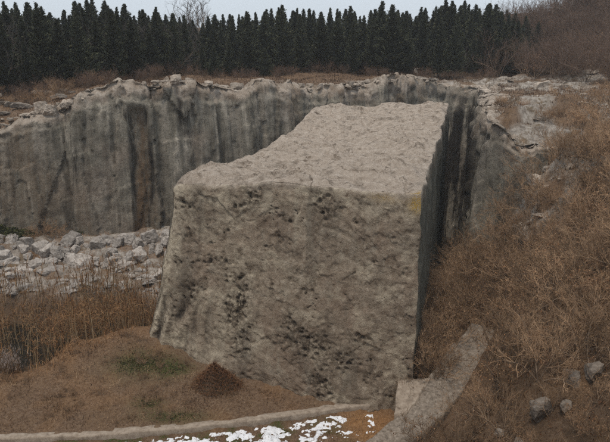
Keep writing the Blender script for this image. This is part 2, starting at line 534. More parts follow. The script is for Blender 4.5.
def build_cliff():
    s, Q = resample(RIM, .17, 10)
    T = np.gradient(Q[:, :2], axis=0); T /= np.linalg.norm(T, axis=1)[:, None]
    Nn = np.stack([T[:, 1], -T[:, 0]], 1)                  # towards the pit
    n = len(s)
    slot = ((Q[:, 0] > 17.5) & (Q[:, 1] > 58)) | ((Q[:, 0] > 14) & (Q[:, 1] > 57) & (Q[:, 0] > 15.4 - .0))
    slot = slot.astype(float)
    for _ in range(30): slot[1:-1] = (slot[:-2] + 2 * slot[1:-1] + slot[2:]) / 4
    cvx = (np.hypot(Q[:, 0] - 15.6, Q[:, 1] - 54.2) < 2.4).astype(float)
    for _ in range(25): cvx[1:-1] = (cvx[:-2] + 2 * cvx[1:-1] + cvx[2:]) / 4
    NW, NL = 96, 22
    rows = NW + NL
    zb = G(Q[:, 0], Q[:, 1], False) - 1.2
    zb = np.minimum(zb, Q[:, 2] - 2)
    sv = v3(s, 0)
    zt = Q[:, 2] + fbm(v3(s * .22, 3.3), 4, 71) * .7 + .3 * cellrand(v3(s * .4, 2.2), 11) + np.round(fbm(v3(s * .12, 9.1), 2, 72) * 3) * .22
    # jointed panels: constant set-back per panel
    rs = np.random.RandomState(11)
    edges = np.cumsum(rs.uniform(1.2, 5.0, 110)); off = rs.uniform(-.6, .5, 111)
    pw = s + 0
    idx = np.searchsorted(edges, pw)
    V = np.zeros((n, rows, 3)); A = {k: np.zeros((n, rows)) for k in ("top", "rust", "dark", "pale")}
    for j in range(rows):
        if j < NW:
            t = j / (NW - 1); z = zb + (zt - zb) * t
            wob = pn(v3(s * 0 + 5, z * .25, s * .05), 74) * .5
            idj = np.searchsorted(edges, s + wob)
            panel = off[idj] * (1 - .5 * cvx * sstep(.8, 1, t))
            # ledges: the panel steps back above a random height
            lh = 6 + ((idj * 37) % 11)
            panel = panel - .22 * (z > lh + pn(v3(s * .8, z * 0), 75) * .6)
            P3 = np.stack([s * 1.0, z * .12, z * 0], 1)
            o = (1 - t) * 1.3 * (1 - .75 * slot) + panel * (1 - .6 * slot) + fbm(P3 * .55, 4, 76) * .38 + fbm(np.stack([s * .9, z * .55, z * 0], 1), 4, 77) * .16
            o = o + (.30 * cellrand(np.stack([s * .42, z * .09, z * 0], 1), 8) + .05 * cellrand(np.stack([s * 1.1, z * .25, z * 0], 1), 9)) * (1 - .5 * slot)
            o = o - (.45 * sstep(.94, 1, t) ** 2 + (.35 + .3 * cellrand(np.stack([s * .35, z * 0, z * 0], 1), 13)) * sstep(.88, .91, t))
            o = o + .12 * cellrand(np.stack([s * .9, z * .9, z * 0], 1), 19) * sstep(.86, .9, t)
            zz = z
            top = sstep(.895, .965, t + fbm(np.stack([s * .5, z * .5, z * 0], 1), 4, 78) * .07) * (1 - .6 * slot)
        else:
            k = (j - NW + 1) / NL
            idj = np.searchsorted(edges, s)
            o = -.45 - (.35 + .3 * cellrand(v3(s * .35, 0), 13)) - k * (2.9 - 1.3 * cvx) + off[idj] * (1 - k) * (1 - .8 * cvx) + fbm(v3(s * .5, k * 2), 3, 79) * .35 * (1 - k) * (1 - .8 * cvx)
            qx = Q[:, 0] + Nn[:, 0] * o; qy = Q[:, 1] + Nn[:, 1] * o
            hh = H(qx, qy)
            bumps = ridged(np.stack([s * .55, qy * 0 + k * 1.7, s * 0], 1), 4, 80) * .3 + .38 * cellrand(np.stack([s * .5, s * 0 + k * 2.2, s * 0], 1), 10) + .14 * cellrand(np.stack([s * 1.3, s * 0 + k * 4.5, s * 0], 1), 12)
            zz = zt * (1 - k) + (hh - (.55 + .5 * cvx) * k) * k + (bumps - .1) * (1 - .7 * cvx) * math.sin(math.pi * min(1, k * .9 + .12))
            top = np.ones(n)
        V[:, j, 0] = Q[:, 0] + Nn[:, 0] * o; V[:, j, 1] = Q[:, 1] + Nn[:, 1] * o; V[:, j, 2] = zz
        x = Q[:, 0]; left = (Q[:, 1] < 84) & (x < 14)
        n1 = pn(v3(s * .5, zz * .08), 81)
        # rust-coloured cleft with dark borders, tall dark stains
        w = pn(v3(zz * .4, s * .3), 82) * .35
        cl = .8 * left * sstep(.95, .3, np.abs(x + 16.4 + w * 2)) * sstep(17.2, 14.6, zz + w * 3)
        A["rust"][:, j] = np.clip(cl + .5 * sstep(.15, .5, pn(v3(s * .28, zz * .05), 83)), 0, 1) * (1 - top)
        dk = left * (sstep(.35, .1, np.abs(np.abs(x + 16.4 + w * 2) - .85)) * sstep(17.5, 15.5, zz + w * 3)
                     + sstep(.8, .4, np.abs(x + 12.0 + w)) * sstep(13.2, 15, zz) * sstep(18.6, 18.0, zz)
                     + sstep(.4, .1, np.abs(x + 22.3 + w)) * sstep(8.2, 9.5, zz) * sstep(14, 12, zz))
        dk = dk + .55 * sstep(.2, .5, pn(v3(s * .45, zz * .03), 84)) + 2.2 * slot * sstep(16.0, 11.0, zz)  # slot term: shade painted into the walls, darker downward
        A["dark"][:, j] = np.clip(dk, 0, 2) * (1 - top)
        A["pale"][:, j] = np.clip(.8 * sstep(.2, .55, pn(v3(s * .7, zz * .05), 85)) * sstep(6, 16, zz) + .5 * left * sstep(1.0, .4, np.abs(x + 20.2 + w)) * sstep(13, 8, zz), 0, 1) * (1 - top) * (1 - .6 * slot)
        A["top"][:, j] = top
    # recess the rust cleft a little
    cl = ((Q[:, 1] < 70) * sstep(1.0, .75, np.abs(Q[:, 0] + 16.4)))[:, None] * sstep(16.8, 15.6, V[:, :, 2])
    V[:, :, 0] -= Nn[:, None, 0] * cl * .55; V[:, :, 1] -= Nn[:, None, 1] * cl * .55
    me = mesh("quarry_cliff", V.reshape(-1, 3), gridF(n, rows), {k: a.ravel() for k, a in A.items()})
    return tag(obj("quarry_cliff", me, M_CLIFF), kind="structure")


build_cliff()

# ------------------------------------------------------------------ the great cut stone
TOPC = np.array([[(-8.95, 40.1, 13.6), (2.5, 74.5, 15.3)], [(6.75, 34.9, 13.85), (17.95, 78, 15.45)]])      # [a][c]
BFX = np.array([(-12.5, 41.1), (-11.2, 39.6), (-8.7, 38.0), (-5.6, 36.6), (-2.6, 35.1), (0.2, 34.15), (2.8, 33.75), (5.0, 33.75), (6.75, 34.05)])
BBK = np.array([(2.3, 75.0), (17.95, 78.3)])


def block_pos(a, b, c):
    # rounded edges, worked out on a 16 x 15 x 42 m box
    D = np.array((16., 15., 42.))
    q = np.stack([a, b, c], 1) * D
    r = .16 + .75 * np.clip(1 - a * 2.5, 0, 1) * np.clip(1 - c * 3, 0, 1) + .12 * pn(q * .5, 90)
    r = np.clip(r, .1, 2)[:, None]
    lo = np.concatenate([r, -r * 0 - 5, r], 1); hi = D - r
    m = np.minimum(np.maximum(q, lo), hi); dv = q - m; L = np.linalg.norm(dv, axis=1)[:, None]
    q = np.where(L > 1e-6, m + dv / np.maximum(L, 1e-9) * np.minimum(L, r), q)
    a, b, c = (q / D).T
    ac = np.clip(a, 0, 1)[:, None]; cc = np.clip(c, 0, 1)[:, None]
    top = (TOPC[0, 0] * (1 - ac) + TOPC[1, 0] * ac) * (1 - cc) + (TOPC[0, 1] * (1 - ac) + TOPC[1, 1] * ac) * cc
    top[:, 2] += (-1.15 * np.sin(math.pi * np.clip(c * 1.15, 0, 1)) * (1 - a) ** 1.3) + .25 * np.sin(math.pi * np.clip(a, 0, 1)) * (1 - c)
    top[:, 1] -= .35 * np.sin(math.pi * np.clip(a, 0, 1)) * (1 - c)
    s = np.linspace(0, 1, len(BFX))
    bf = np.stack([np.interp(a, s, BFX[:, 0]), np.interp(a, s, BFX[:, 1])], 1)
    bb = BBK[0] * (1 - ac) + BBK[1] * ac
    bot = np.concatenate([bf * (1 - cc) + bb * cc, (-1.3 - 5.5 * sstep(.12, .5, c))[:, None]], 1)
    h = 1 - b                                            # 0 top .. 1 bottom
    f = (.62 * h + .38 * h ** 2.2)
    P = top.copy()
    P[:, 0] += (bot[:, 0] - top[:, 0]) * f; P[:, 1] += (bot[:, 1] - top[:, 1]) * f
    P[:, 2] = top[:, 2] + (bot[:, 2] - top[:, 2]) * h
    return P


SPOTS = [(.35, .955, .045, .045), (.31, .90, .03, .03), (.665, .90, .045, .06), (.645, .95, .05, .02), (.80, .955, .03, .02), (.895, .83, .012, .012), (.38, .93, .03, .05),
         (.60, .35, .095, .085), (.56, .42, .05, .04), (.36, .47, .045, .14), (.40, .33, .04, .10), (.66, .18, .05, .14), (.57, .10, .08, .06), (.44, .12, .05, .06),
         (.17, .50, .025, .05), (.10, .62, .02, .03), (.25, .66, .09, .02), (.33, .58, .05, .03), (.78, .40, .04, .02), (.12, .75, .02, .03), (.08, .88, .05, .02),
         (.5, .86, .03, .02), (.73, .30, .05, .05), (.93, .16, .03, .03)]


def build_block():
    faces = []
    def face(nu, nv, fn):
        u, v = [q.ravel() for q in np.meshgrid(np.linspace(0, 1, nu), np.linspace(0, 1, nv), indexing='ij')]
        a, b, c = fn(u, v)
        return np.stack([a, b, c], 1), nu, nv
    one = lambda u: np.ones_like(u)
    defs = [("front", face(250, 210, lambda u, v: (u, v, 0 * u)), True), ("back", face(60, 50, lambda u, v: (u, v, one(u))), False),
            ("left", face(230, 90, lambda u, v: (0 * u, v, u)), False), ("right", face(260, 110, lambda u, v: (one(u), v, u)), True),
            ("top", face(190, 400, lambda u, v: (u, one(u), v)), True)]
    Vs, Fs, At, base = [], [], {k: [] for k in ("top", "stain", "streak", "pale", "lichen", "moss")}, 0
    fn = np.array((5.1, 15.35)); fn = np.array((-.31, -.95, 0.0))
    for name, (abc, nu, nv), flip in defs:
        a, b, c = abc.T
        P = block_pos(a, b, c)
        # shared rough displacement
        D3 = np.stack([fbm(P * .22, 5, 100), fbm(P * .22, 5, 110), fbm(P * .22, 5, 120)], 1) * (.24 if name != 'front' else .20)
        D3 += np.stack([fbm(P * 1.4, 4, 130), fbm(P * 1.4, 4, 140), fbm(P * 1.4, 4, 150)], 1) * .035
        Q = P + D3
        edge = np.minimum(np.minimum(a, 1 - a) * 16, np.minimum((1 - b) * 15, 99))
        stain = np.zeros(len(P)); streak = stain.copy(); pale = stain.copy(); lich = stain.copy(); moss = stain.copy(); top = stain.copy()
        if name == "front":
            fade = sstep(0, .5, edge)
            wob = np.stack([fbm(P * .9, 3, 160), fbm(P * .9, 3, 170)], 1)
            for (ca, cb, ra, rb) in SPOTS:
                q = ((a + wob[:, 0] * .03 - ca) / ra) ** 2 + ((b + wob[:, 1] * .03 - cb) / rb) ** 2
                stain = np.maximum(stain, np.exp(-q * 1.15) * 1.05)
            stain = np.maximum(stain, .6 * sstep(.42, .62, fbm(P * np.array((.6, .6, .45)), 4, 180)))
            f1, f2 = wor(P * 2.6, 3)
            pits = sstep(.5, .15, f1)
            f1b, f2b = wor(P * np.array((.55, .55, .8)), 5)
            crack = sstep(.05, .0, f2b - f1b + .35 * np.abs(fbm(P * 1.2, 3, 191))) * sstep(.12, .35, fbm(P * .3, 3, 190))
            dep = (pits * stain * .26 + .035 * cellrand(P * np.array((.9, .9, .5)), 14) + .03 * cellrand(P * 2.6, 15) + crack * .16 + ridged(P * np.array((.8, .8, .5)), 4, 200) * .07 * (.12 + stain))
            # flutes low on the left
            fl = sstep(.36, .18, a) * sstep(.62, .35, b)
            flute = .5 + .5 * np.sin(a * 95 + pn(P * .5, 210) * 2.5)
            dep = dep + fl * flute * .20
            Q += -fn * dep[:, None] * fade[:, None]
            streak = np.clip(fl * flute * .8 + .35 * sstep(.2, .5, pn(P * np.array((.9, .9, .09)), 220)) + crack, 0, 1)
            pale = np.clip(1.0 * sstep(.14, .0, a) + .8 * sstep(.42, .05, a) * sstep(.55, .2, b) + .7 * np.exp(-((a - .33) / .05) ** 2 - ((b - .45) / .3) ** 2) + .55 * sstep(.15, .45, fbm(P * .5, 3, 230)) + .45 * np.exp(-((b - .93) / .05) ** 2), 0, 1)
            lich = np.clip(np.exp(-((a - .985) / .03) ** 2 - ((b - .96) / .03) ** 2) * 1.3 + .5 * np.exp(-((a - .86) / .05) ** 2 - ((b - .975) / .015) ** 2), 0, 1)
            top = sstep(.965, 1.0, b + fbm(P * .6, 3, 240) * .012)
        elif name == "top":
            tx = P * np.array((.30, .42, 1))
            led = ridged(tx, 5, 250) * .24 + fbm(P * 1.1, 4, 260) * .10 + fbm(P * .16, 3, 255) * .55 + .10 * cellrand(P * np.array((.35, .6, 0)), 16) + .05 * cellrand(P * np.array((1.1, 1.7, 0)), 17)
            terr = np.floor((P[:, 0] * .25 + P[:, 1] * .97 + fbm(P * .16, 3, 270) * 5) * .55)
            led += .10 * np.sin(terr * 12.9)
            e2 = sstep(0, .9, np.minimum(np.minimum(a, 1 - a) * 15, np.minimum(c, 1 - c) * 42))
            Q[:, 2] += (led * 1.35 - .1) * e2
            Q[:, 2] += .55 * np.exp(-((a - .08) / .16) ** 2 - ((c - .86) / .13) ** 2)
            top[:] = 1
            stain = .45 * sstep(.25, .5, fbm(P * .8, 4, 280))
            lich = np.clip(np.exp(-((a - .985) / .03) ** 2 - (c / .012) ** 2), 0, 1)
        else:
            fade = sstep(0, .5, np.minimum(np.minimum(c, 1 - c) * 42, (1 - b) * 15))
            nrm = np.array((.97, -.25, 0)) * (1 if name == "right" else -1)
            if name != "back":
                Q += nrm * (fbm(P * np.array((.5, .5, .12)), 4, 290) * .15 * fade)[:, None]
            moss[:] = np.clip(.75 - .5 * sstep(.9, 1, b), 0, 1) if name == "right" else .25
            streak = .7 * sstep(.0, .35, pn(P * np.array((.8, .5, .07)), 300))
            top = sstep(.975, 1.0, b)
        Vs.append(Q); Fs.append(gridF(nu, nv, base, flip ^ False)); base += len(Q)
        for k, q in zip(At, (top, stain, streak, pale, lich, moss)): At[k].append(q)
    return mesh("stone_block", np.concatenate(Vs), np.concatenate(Fs), {k: np.concatenate(q) for k, q in At.items()})


blk = obj("stone_block", build_block(), M_BLOCK)
tag(blk, "enormous cut limestone block with weathered pale top standing free in the quarry", "stone block")

# ------------------------------------------------------------------ kerb wall and ramp
ks, K = resample(np.stack([KX[1:-1], KY[1:-1], KX[1:-1] * 0 + .66], 1), .16, 12)
Tk = np.gradient(K[:, :2], axis=0); Tk /= np.linalg.norm(Tk, axis=1)[:, None]
Nk = np.stack([-Tk[:, 1], Tk[:, 0]], 1)
prof = [(-.30, -.75), (-.30, -.3), (-.30, -.06), (-.26, 0), (-.1, .012), (.1, .012), (.27, 0), (.31, -.05), (.31, -.7)]
wid = .93 + .15 * pn(v3(ks * .3, 1.7), 310)
V = np.zeros((len(ks), len(prof), 3))
for j, (o, h) in enumerate(prof):
    q = v3(ks * 1.5, o * 3, h * 3)
    o2 = o * wid + fbm(q, 3, 320) * .05
    V[:, j, 0] = K[:, 0] + Nk[:, 0] * o2; V[:, j, 1] = K[:, 1] + Nk[:, 1] * o2
    V[:, j, 2] = K[:, 2] + h + fbm(q * .7, 3, 330) * .05 + .04 * pn(v3(ks * .15, 0), 340)
kerb = obj("kerb_wall", mesh("kerb_wall", V.reshape(-1, 3), gridF(len(ks), len(prof), flip=True)), M_KERB)
tag(kerb, "low worn concrete kerb curving between brown earth and the snow-dusted ditch", "kerb")


def slab(name, left, right, foot, n=60, m=22, mat=None, seed=0):
    """solid stone ramp between two edge lines (points x,y,z)"""
    left = np.array(left, float); right = np.array(right, float)
    s = np.linspace(0, 1, n)
    def al(P):
        L = np.concatenate([[0], np.cumsum(np.linalg.norm(np.diff(P, axis=0), axis=1))]); L /= L[-1]
        return np.stack([np.interp(s, L, P[:, i]) for i in range(3)], 1)
    A, B = al(left), al(right)
    w = np.concatenate([[-.002, -.001], np.linspace(0, 1, m), [1.001, 1.002]])
    V = A[:, None] * (1 - w)[None, :, None] + B[:, None] * w[None, :, None]
    V[:, 0, 2] = foot; V[:, -1, 2] = foot; V[:, 1, 2] -= .35; V[:, -2, 2] -= .35
    V = np.concatenate([V[:1], V, V[-1:]]); V[0, :, 2] = foot; V[-1, :, 2] = foot
    P = V.reshape(-1, 3)
    f1, f2 = wor(P * np.array((1.5, 1.5, 1.5)), 7)
    P = P + np.stack([fbm(P * .9, 4, 350 + seed), fbm(P * .9, 4, 360 + seed), fbm(P * 1.2, 4, 370 + seed) * .8], 1) * .11
    P[:, 2] -= sstep(.12, 0, f2 - f1) * .05
    return mesh(name, P, gridF(n + 2, m + 4, flip=True))


ramp = bpy.data.objects.new("stone_ramp", None); COL.objects.link(ramp); ramp.location = (8, 34, .5)
tag(ramp, "sloping rubble stone ramp climbing beside the bare shrubs", "ramp")
off = np.array((8, 34, .5))
lf = [(1.6, 28.3, .25), (3.35, 30.03, .81), (5.16, 31.6, 1.28), (6.9, 33.2, 1.78), (7.7, 34.6, 2.2), (9.56, 37.14, 3.01), (10.57, 38.13, 3.32), (11.6, 39.4, 3.7)]
rt = [(4.4, 28.3, .25), (5.97, 30.03, .81), (6.89, 30.8, 1.05), (9.0, 32.9, 1.70), (9.9, 34.01, 2.04), (12.0, 36.6, 2.93), (12.5, 37.4, 3.1), (13.1, 38.6, 3.5)]
obj("walkway", mesh_w := slab("walkway", np.array(lf) - off, np.array(rt) - off, -1.2, 90, 26), M_RAMP, ramp)
lf = [(5.22, 31.75, 1.42), (5.45, 33.0, 1.85), (5.72, 34.15, 2.18), (5.8, 34.45, 2.2)]
rt = [(5.9, 31.9, 1.5), (6.6, 32.6, 1.70), (7.5, 34.1, 2.14), (7.8, 34.6, 2.2)]
obj("landing", slab("landing", np.array(lf) - off, np.array(rt) - off, -1.2, 30, 18, seed=5), M_KERB, ramp)


# ------------------------------------------------------------------ boulders
def ico(sub):
    import bmesh
    bm = bmesh.new(); bmesh.ops.create_icosphere(bm, subdivisions=sub, radius=1)
    V = np.array([v.co[:] for v in bm.verts]); F = np.array([[v.index for v in f.verts] for f in bm.faces]); bm.free()
    return V, F


ICO = ico(4)


def rock_mesh(seed, dims, rough=.17, nplanes=15):
    rs = np.random.RandomState(seed)
    V, F = ICO
    N = rs.normal(size=(nplanes, 3)); N[0] = (0, .1, 1); N[1] = (0, -.15, -1); N[2] = (.1, -1, .12); N[3] = (1, .1, .1); N[4] = (-1, .15, .1)
    N /= np.linalg.norm(N, axis=1)[:, None]
    hh = rs.uniform(.55, .95, nplanes)
    dd = V @ N.T
    r = np.where(dd > .05, hh / np.maximum(dd, .05), 9).min(1)
    r = np.minimum(r, 1.25)
    P = V * r[:, None]
    P = P * np.array(dims)
    P = P + V * (fbm(P * 1.9 + seed, 4, seed) * rough * .45 + cellrand(P * 2.2 + seed, seed) * rough * .22)[:, None]
    return mesh("boulder", P, F, None, False)


rng = random.Random(4)
blocky = [rock_mesh(i, d) for i, d in enumerate([(.9, .6, .75), (.7, .6, .8), (1.1, .7, .7), (.6, .55, .6), (.8, .8, .9)])]
flat = [rock_mesh(20 + i, d) for i, d in enumerate([(.9, .4, .22), (.7, .38, .2), (1.2, .45, .24), (.55, .4, .26), (.45, .3, .2)])]


def boulder(me, x, y, z, s, rz, label, group, mat, tilt=.18, name="boulder"):
    o = obj(name, me, None, None, (x, y, z))
    if not me.materials: me.materials.append(None)
    o.material_slots[0].link = 'OBJECT'; o.material_slots[0].material = mat
    o.rotation_euler = (rng.uniform(-tilt, tilt), rng.uniform(-tilt, tilt), rz)
    o.scale = (s * rng.uniform(.85, 1.2), s * rng.uniform(.85, 1.15), s * rng.uniform(.85, 1.15))
    return tag(o, label, "rock", group)


def gz(x, y): return float(G(x, y)[0])


def hz(x, y): return float(H(x, y)[0])


# blocky row along the step of the shelf
for i in range(84):
    x = -31 + i * .24 + rng.uniform(-.3, .3); y = 55.2 + rng.uniform(-1.2, 2.2) + .02 * x
    s = rng.choice([.35, .5, .6, .8, 1.0, 1.2]) * rng.uniform(.85, 1.15)
    boulder(rng.choice(blocky), x, y, gz(x, y) + .12 * s, s, rng.uniform(-1.6, 1.6), "blocky pale limestone boulder in the row below the quarry cliff", "blocky boulders below the cliff", M_ROCK, .4)
# flat plates in front of it
for i in range(130):
    y = rng.uniform(48.0, 54.6); x = rng.uniform(-29, -9.5)
    s = rng.choice([.4, .6, .8, 1.1, 1.5]) * rng.uniform(.8, 1.2)
    boulder(rng.choice(flat), x, y, gz(x, y) + .04 * s, s, rng.uniform(-.2, 1.0), "flat pale limestone slab lying on the rocky shelf behind the reeds", "flat limestone slabs on the shelf", M_ROCK, .25, "flat_boulder")
# broken blocks along the rim of the quarry
RS, RQ = resample(RIM, .5, 3)
for i, (x, y, z) in enumerate(RQ):
    if y > 85.5 or x < -34 or x > 25 or (x > 14 and y < 62) or rng.random() < (.30 if x < 14 else .1): continue
    a = RQ[max(i - 1, 0)]; b2 = RQ[min(i + 1, len(RQ) - 1)]; tx, ty = b2[0] - a[0], b2[1] - a[1]; L = math.hypot(tx, ty) + 1e-6
    inn = rng.uniform(.25, 2.2); s = rng.choice([.35, .5, .7, .95]) * rng.uniform(.85, 1.2)
    px_, py_ = x - ty / L * inn, y + tx / L * inn
    boulder(rng.choice(flat + blocky[:1] + blocky[3:4]), px_, py_, max(hz(px_, py_) - .1, z - .15) + .05 * s, s, math.atan2(ty, tx) + rng.uniform(-.5, .5), "broken pale block of rock lying on the rim of the quarry cliff", "broken blocks along the rim", M_RIMROCK, .2, "rim_block")
for i in range(70):
    y = rng.uniform(57, 92); x = 15.6 + (y - 54) * .25 + rng.uniform(1.5, 15)
    s = rng.choice([.5, .7, 1.0, 1.4]) * rng.uniform(.8, 1.2)
    boulder(rng.choice(flat), x, y, hz(x, y) + .02 * s, s, rng.uniform(-.3, .9), "low pale outcrop on the bare rock top right of the cleft", "outcrops on the rock top", M_RIMROCK, .18, "rock_outcrop")
for i in range(26):
    y = rng.uniform(46, 52.5); x = rng.uniform(17, 25)
    s = rng.choice([.5, .7, 1.0]) * rng.uniform(.8, 1.2)
    boulder(rng.choice(flat + blocky), x, y, gz(x, y) + .08 * s, s, rng.uniform(-1, 1), "pale rock poking through the bushes on the upper right bank", "rocks on the upper bank", M_RIMROCK, .3)
# rocks under the bushes at the right
for (x, y, s) in [(10.6, 26.4, .85), (9.7, 25.9, .6), (11.7, 27.0, .75), (12.5, 26.3, .6), (9.2, 26.8, .55), (11.1, 25.4, .5), (13.3, 27.6, .7), (10.0, 27.7, .45), (14.2, 27.3, .6), (8.6, 25.8, .5)]:
    boulder(rng.choice(blocky), x, y, gz(x, y) + .22 * s, s, rng.uniform(0, 6), "grey boulder half buried among bare bushes on the right bank", "grey boulders under the bushes", M_DARKROCK)
# ledges above the low end of the cliff
for i in range(16):
    x = rng.uniform(-37, -24); y = rng.uniform(61.5, 69); s = rng.uniform(.8, 1.7)
    boulder(rng.choice(flat), x, y, hz(x, y) + .15 * s, s, rng.uniform(-.3, .6), "dark grey rock ledge on the bank above the low end of the cliff", "rock ledges above the cliff", M_DARKROCK, .15, "rock_ledge")
boulder(blocky[3], -31.3, 71.0, hz(-31.3, 71) + .35, .9, .3, "small pale boulder at the foot of the dark trees", "", M_ROCK)
boulder(blocky[1], 17.0, 97, hz(17, 97) + .4, .75, .8, "single pale stone in brown scrub before the conifers", "", M_ROCK)

# ------------------------------------------------------------------ snow in the ditch
gx = np.arange(-22, 4.2, .09); gy = np.arange(28.0, 34.0, .09)
X, Y = [a.ravel() for a in np.meshgrid(gx, gy, indexing='ij')]
t_k = Y - np.interp(X, KX, KY)
m = -.04 + fbm(v3(X * .8, Y * 1.4), 5, 400, .8) + .35 * np.exp(-((X + 2.6) / 1.6) ** 2 - ((Y - 31.5) / .8) ** 2) - .13 + .14 * sstep(-5, -9, X) - .3 * sstep(1.0, 3, X) - 6 * sstep(-.42, -.25, t_k) + .22 * sstep(-1.3, -.5, t_k) - .06
Z = G(X, Y) + np.clip(m, -.3, .3) * .22 + .015
F = gridF(len(gx), len(gy)); F = F[(m[F] > -.12).any(1)]
used = np.unique(F); remap = np.zeros(len(X), int); remap[used] = np.arange(len(used))
snow = obj("snow", mesh("snow", np.stack([X, Y, Z], 1)[used], remap[F]), M_SNOW)
tag(snow, "patchy melting snow in the ditch below the kerb", "snow", kind="stuff")


# ------------------------------------------------------------------ blades: grass, litter, reeds
def blades(n, xs, ys, zs, hmin, hmax, width, lean, seed, seg=2):
    rs = np.random.RandomState(seed)
    h = rs.uniform(hmin, hmax, n) * rs.uniform(.6, 1, n); az = rs.uniform(0, 2 * math.pi, n)
    ln = np.abs(rs.normal(0, lean, n)); wd = width * rs.uniform(.6, 1.4, n)
    dirv = np.stack([np.cos(az), np.sin(az), 0 * az], 1)
    fa = rs.uniform(0, math.pi, n); side = np.stack([np.cos(fa), np.sin(fa), 0 * fa], 1)
    base = np.stack([xs, ys, zs], 1)
    Vs = []
    for k in range(seg + 1):
        t = k / seg
        c = base + dirv * (h * ln * t ** 1.6)[:, None] + np.array((0, 0, 1)) * (h * t * np.sqrt(np.maximum(.05, 1 - np.minimum(ln, .97) ** 2 * t)))[:, None]
        w = wd * (1 - t * .85)
        Vs.append(np.stack([c - side * w[:, None] / 2, c + side * w[:, None] / 2], 1))
    V = np.stack(Vs, 1).reshape(-1, 3)                    # n, seg+1, 2
    b = np.arange(n)[:, None] * (2 * (seg + 1))
    F = np.concatenate([np.concatenate([b + 2 * k, b + 2 * k + 1, b + 2 * k + 3, b + 2 * k + 2], 1) for k in range(seg)])
    tint = np.repeat(np.clip(rs.normal(.5, .25, n), 0, 1), 2 * (seg + 1))
    return V, F, dict(tint=tint)


def scatter(n, x0, x1, y0, y1, hf, seed, fn=None):
    rs = np.random.RandomState(seed)
    x = rs.uniform(x0, x1, n); y = rs.uniform(y0, y1, n)
    if fn is not None:
        kp = rs.rand(n) < fn(x, y); x, y = x[kp], y[kp]
    return x, y, hf(x, y)


def free_floor(x, y):
    """1 where earth shows: not under the stone, the kerb, the ramp or in the pit"""
    t = y - np.interp(x, KX, KY)
    ok = (np.abs(t) > .34)
    ok &= ~inside(np.vstack([BFX, [(20, 80), (2, 78)]]), x, y)
    ok &= ~inside(np.array([(1.4, 28), (3.2, 30), (5.0, 31.6), (5.5, 34.5), (8, 35), (11.6, 39.6), (13.3, 38.7), (10, 33.9), (4.5, 28)]), x, y)
    return ok


def stuff(name, V, F, A, mat, label, cat):
    o = obj(name, mesh(name, V, F, A, False), mat)
    return tag(o, label, cat, kind="stuff")


def mound_w(x, y):
    t = y - np.interp(x, KX, KY)
    pit = inside(PIT, x, y) & (polydist(PIT, x, y) > .5)
    w = np.where(t > 0, .30 + .7 * sstep(-.05, .35, fbm(v3(x, y) * .5, 3, 410)), .16 + .4 * sstep(.0, .35, fbm(v3(x, y) * .7, 3, 411)))
    return w * free_floor(x, y) * ~pit * (y < 47)


x, y, z = scatter(130000, -34, 7, 27.5, 47, G, 1, mound_w)
V, F, A = blades(len(x), x, y, z - .02, .06, .38, .024, .9, 2)
A['tint'] = np.clip(A['tint'] - .05 + .9 * np.repeat(fbm(v3(x, y) * .7, 4, 412), 6), 0, 1)
stuff("dry_grass", V, F, A, M_GRASS, "short dry brown grass matted over the earth mound and ditch", "grass")
x, y, z = scatter(3600, -21, -9, 36, 46, G, 3, lambda x, y: free_floor(x, y) * np.exp(-(polydist(PIT, x, y) / 1.0) ** 2))
V, F, A = blades(len(x), x, y, z - .03, .4, 1.15, .03, .7, 4, 3)
stuff("tall_grass", V, F, A, M_REEDLEAF, "tall rust coloured grass fringing the edge of the reed pit", "grass")
# green growth
gr = []
for i, (cx, cy, rx, ry, n, hh) in enumerate([(-11, 37.4, 1.6, 1.1, 1500, .42), (-8.6, 37.0, .8, .5, 420, .28), (-9.7, 33.7, .75, .4, 420, .3), (-7.6, 32.6, 1.3, .35, 420, .2)]):
    rs = np.random.RandomState(50 + i)
    x = cx + rs.normal(0, rx * .55, n); y = cy + rs.normal(0, ry * .55, n)
    V, F, A = blades(n, x, y, G(x, y) - .02, .05, hh * .7, .05, 1.0, 60 + i)
    o = obj("green_plant", mesh("green_plant", V - np.array((cx, cy, 0)), F, A, False), M_GREEN, None, (cx, cy, 0))
    tag(o, ["wide dark green creeper patch on the crest of the mound", "small green weed clump close to the foot of the cut stone", "small bright green weed clump midway down the mound", "low green weeds along the kerb edge"][i], "weeds", kind="stuff")

# right slope: litter and grass
def right_w(x, y):
    x0 = np.interp(y, [15, 24, 30, 34, 38, 46, 50, 54], [10.5, 9.6, 8.6, 9.6, 11.2, 11.6, 12.6, 15.8])
    return ((x > x0 - 2.2) & (y > 20.3)) * free_floor(x, y) * (.45 + .55 * sstep(-.2, .3, fbm(v3(x, y) * .5, 3, 420)))


x, y, z = scatter(62000, 6, 32, 18, 53, G, 5, right_w)
V, F, A = blades(len(x), x, y, z - .02, .05, .30, .05, 1.1, 6)
A['tint'] = np.clip(A['tint'] - .12 + .6 * np.repeat(fbm(v3(x, y) * .7, 3, 421), 6), 0, 1)  # tint lowered: shade among the bushes painted into the litter
stuff("leaf_litter", V, F, A, M_LEAFBROWN, "fallen brown leaves and withered bracken under the bare bushes on the bank", "leaf litter")
x, y, z = scatter(15000, 6, 32, 20, 53, G, 7, right_w)
V, F, A = blades(len(x), x, y, z - .02, .25, .8, .02, .6, 8)
stuff("bank_grass", V, F, A, M_GRASS, "dry straw grass between the bare bushes on the right bank", "grass")

# shelf grass between slabs
x, y, z = scatter(22000, -32, -8, 46.5, 60, G, 9, lambda x, y: .2 + .8 * sstep(.0, .3, fbm(v3(x, y) * .4, 3, 430)))
V, F, A = blades(len(x), x, y, z - .02, .12, .5, .035, .6, 10)
stuff("shelf_grass", V, F, A, M_REEDLEAF, "russet grass growing in the joints of the limestone shelf", "grass")


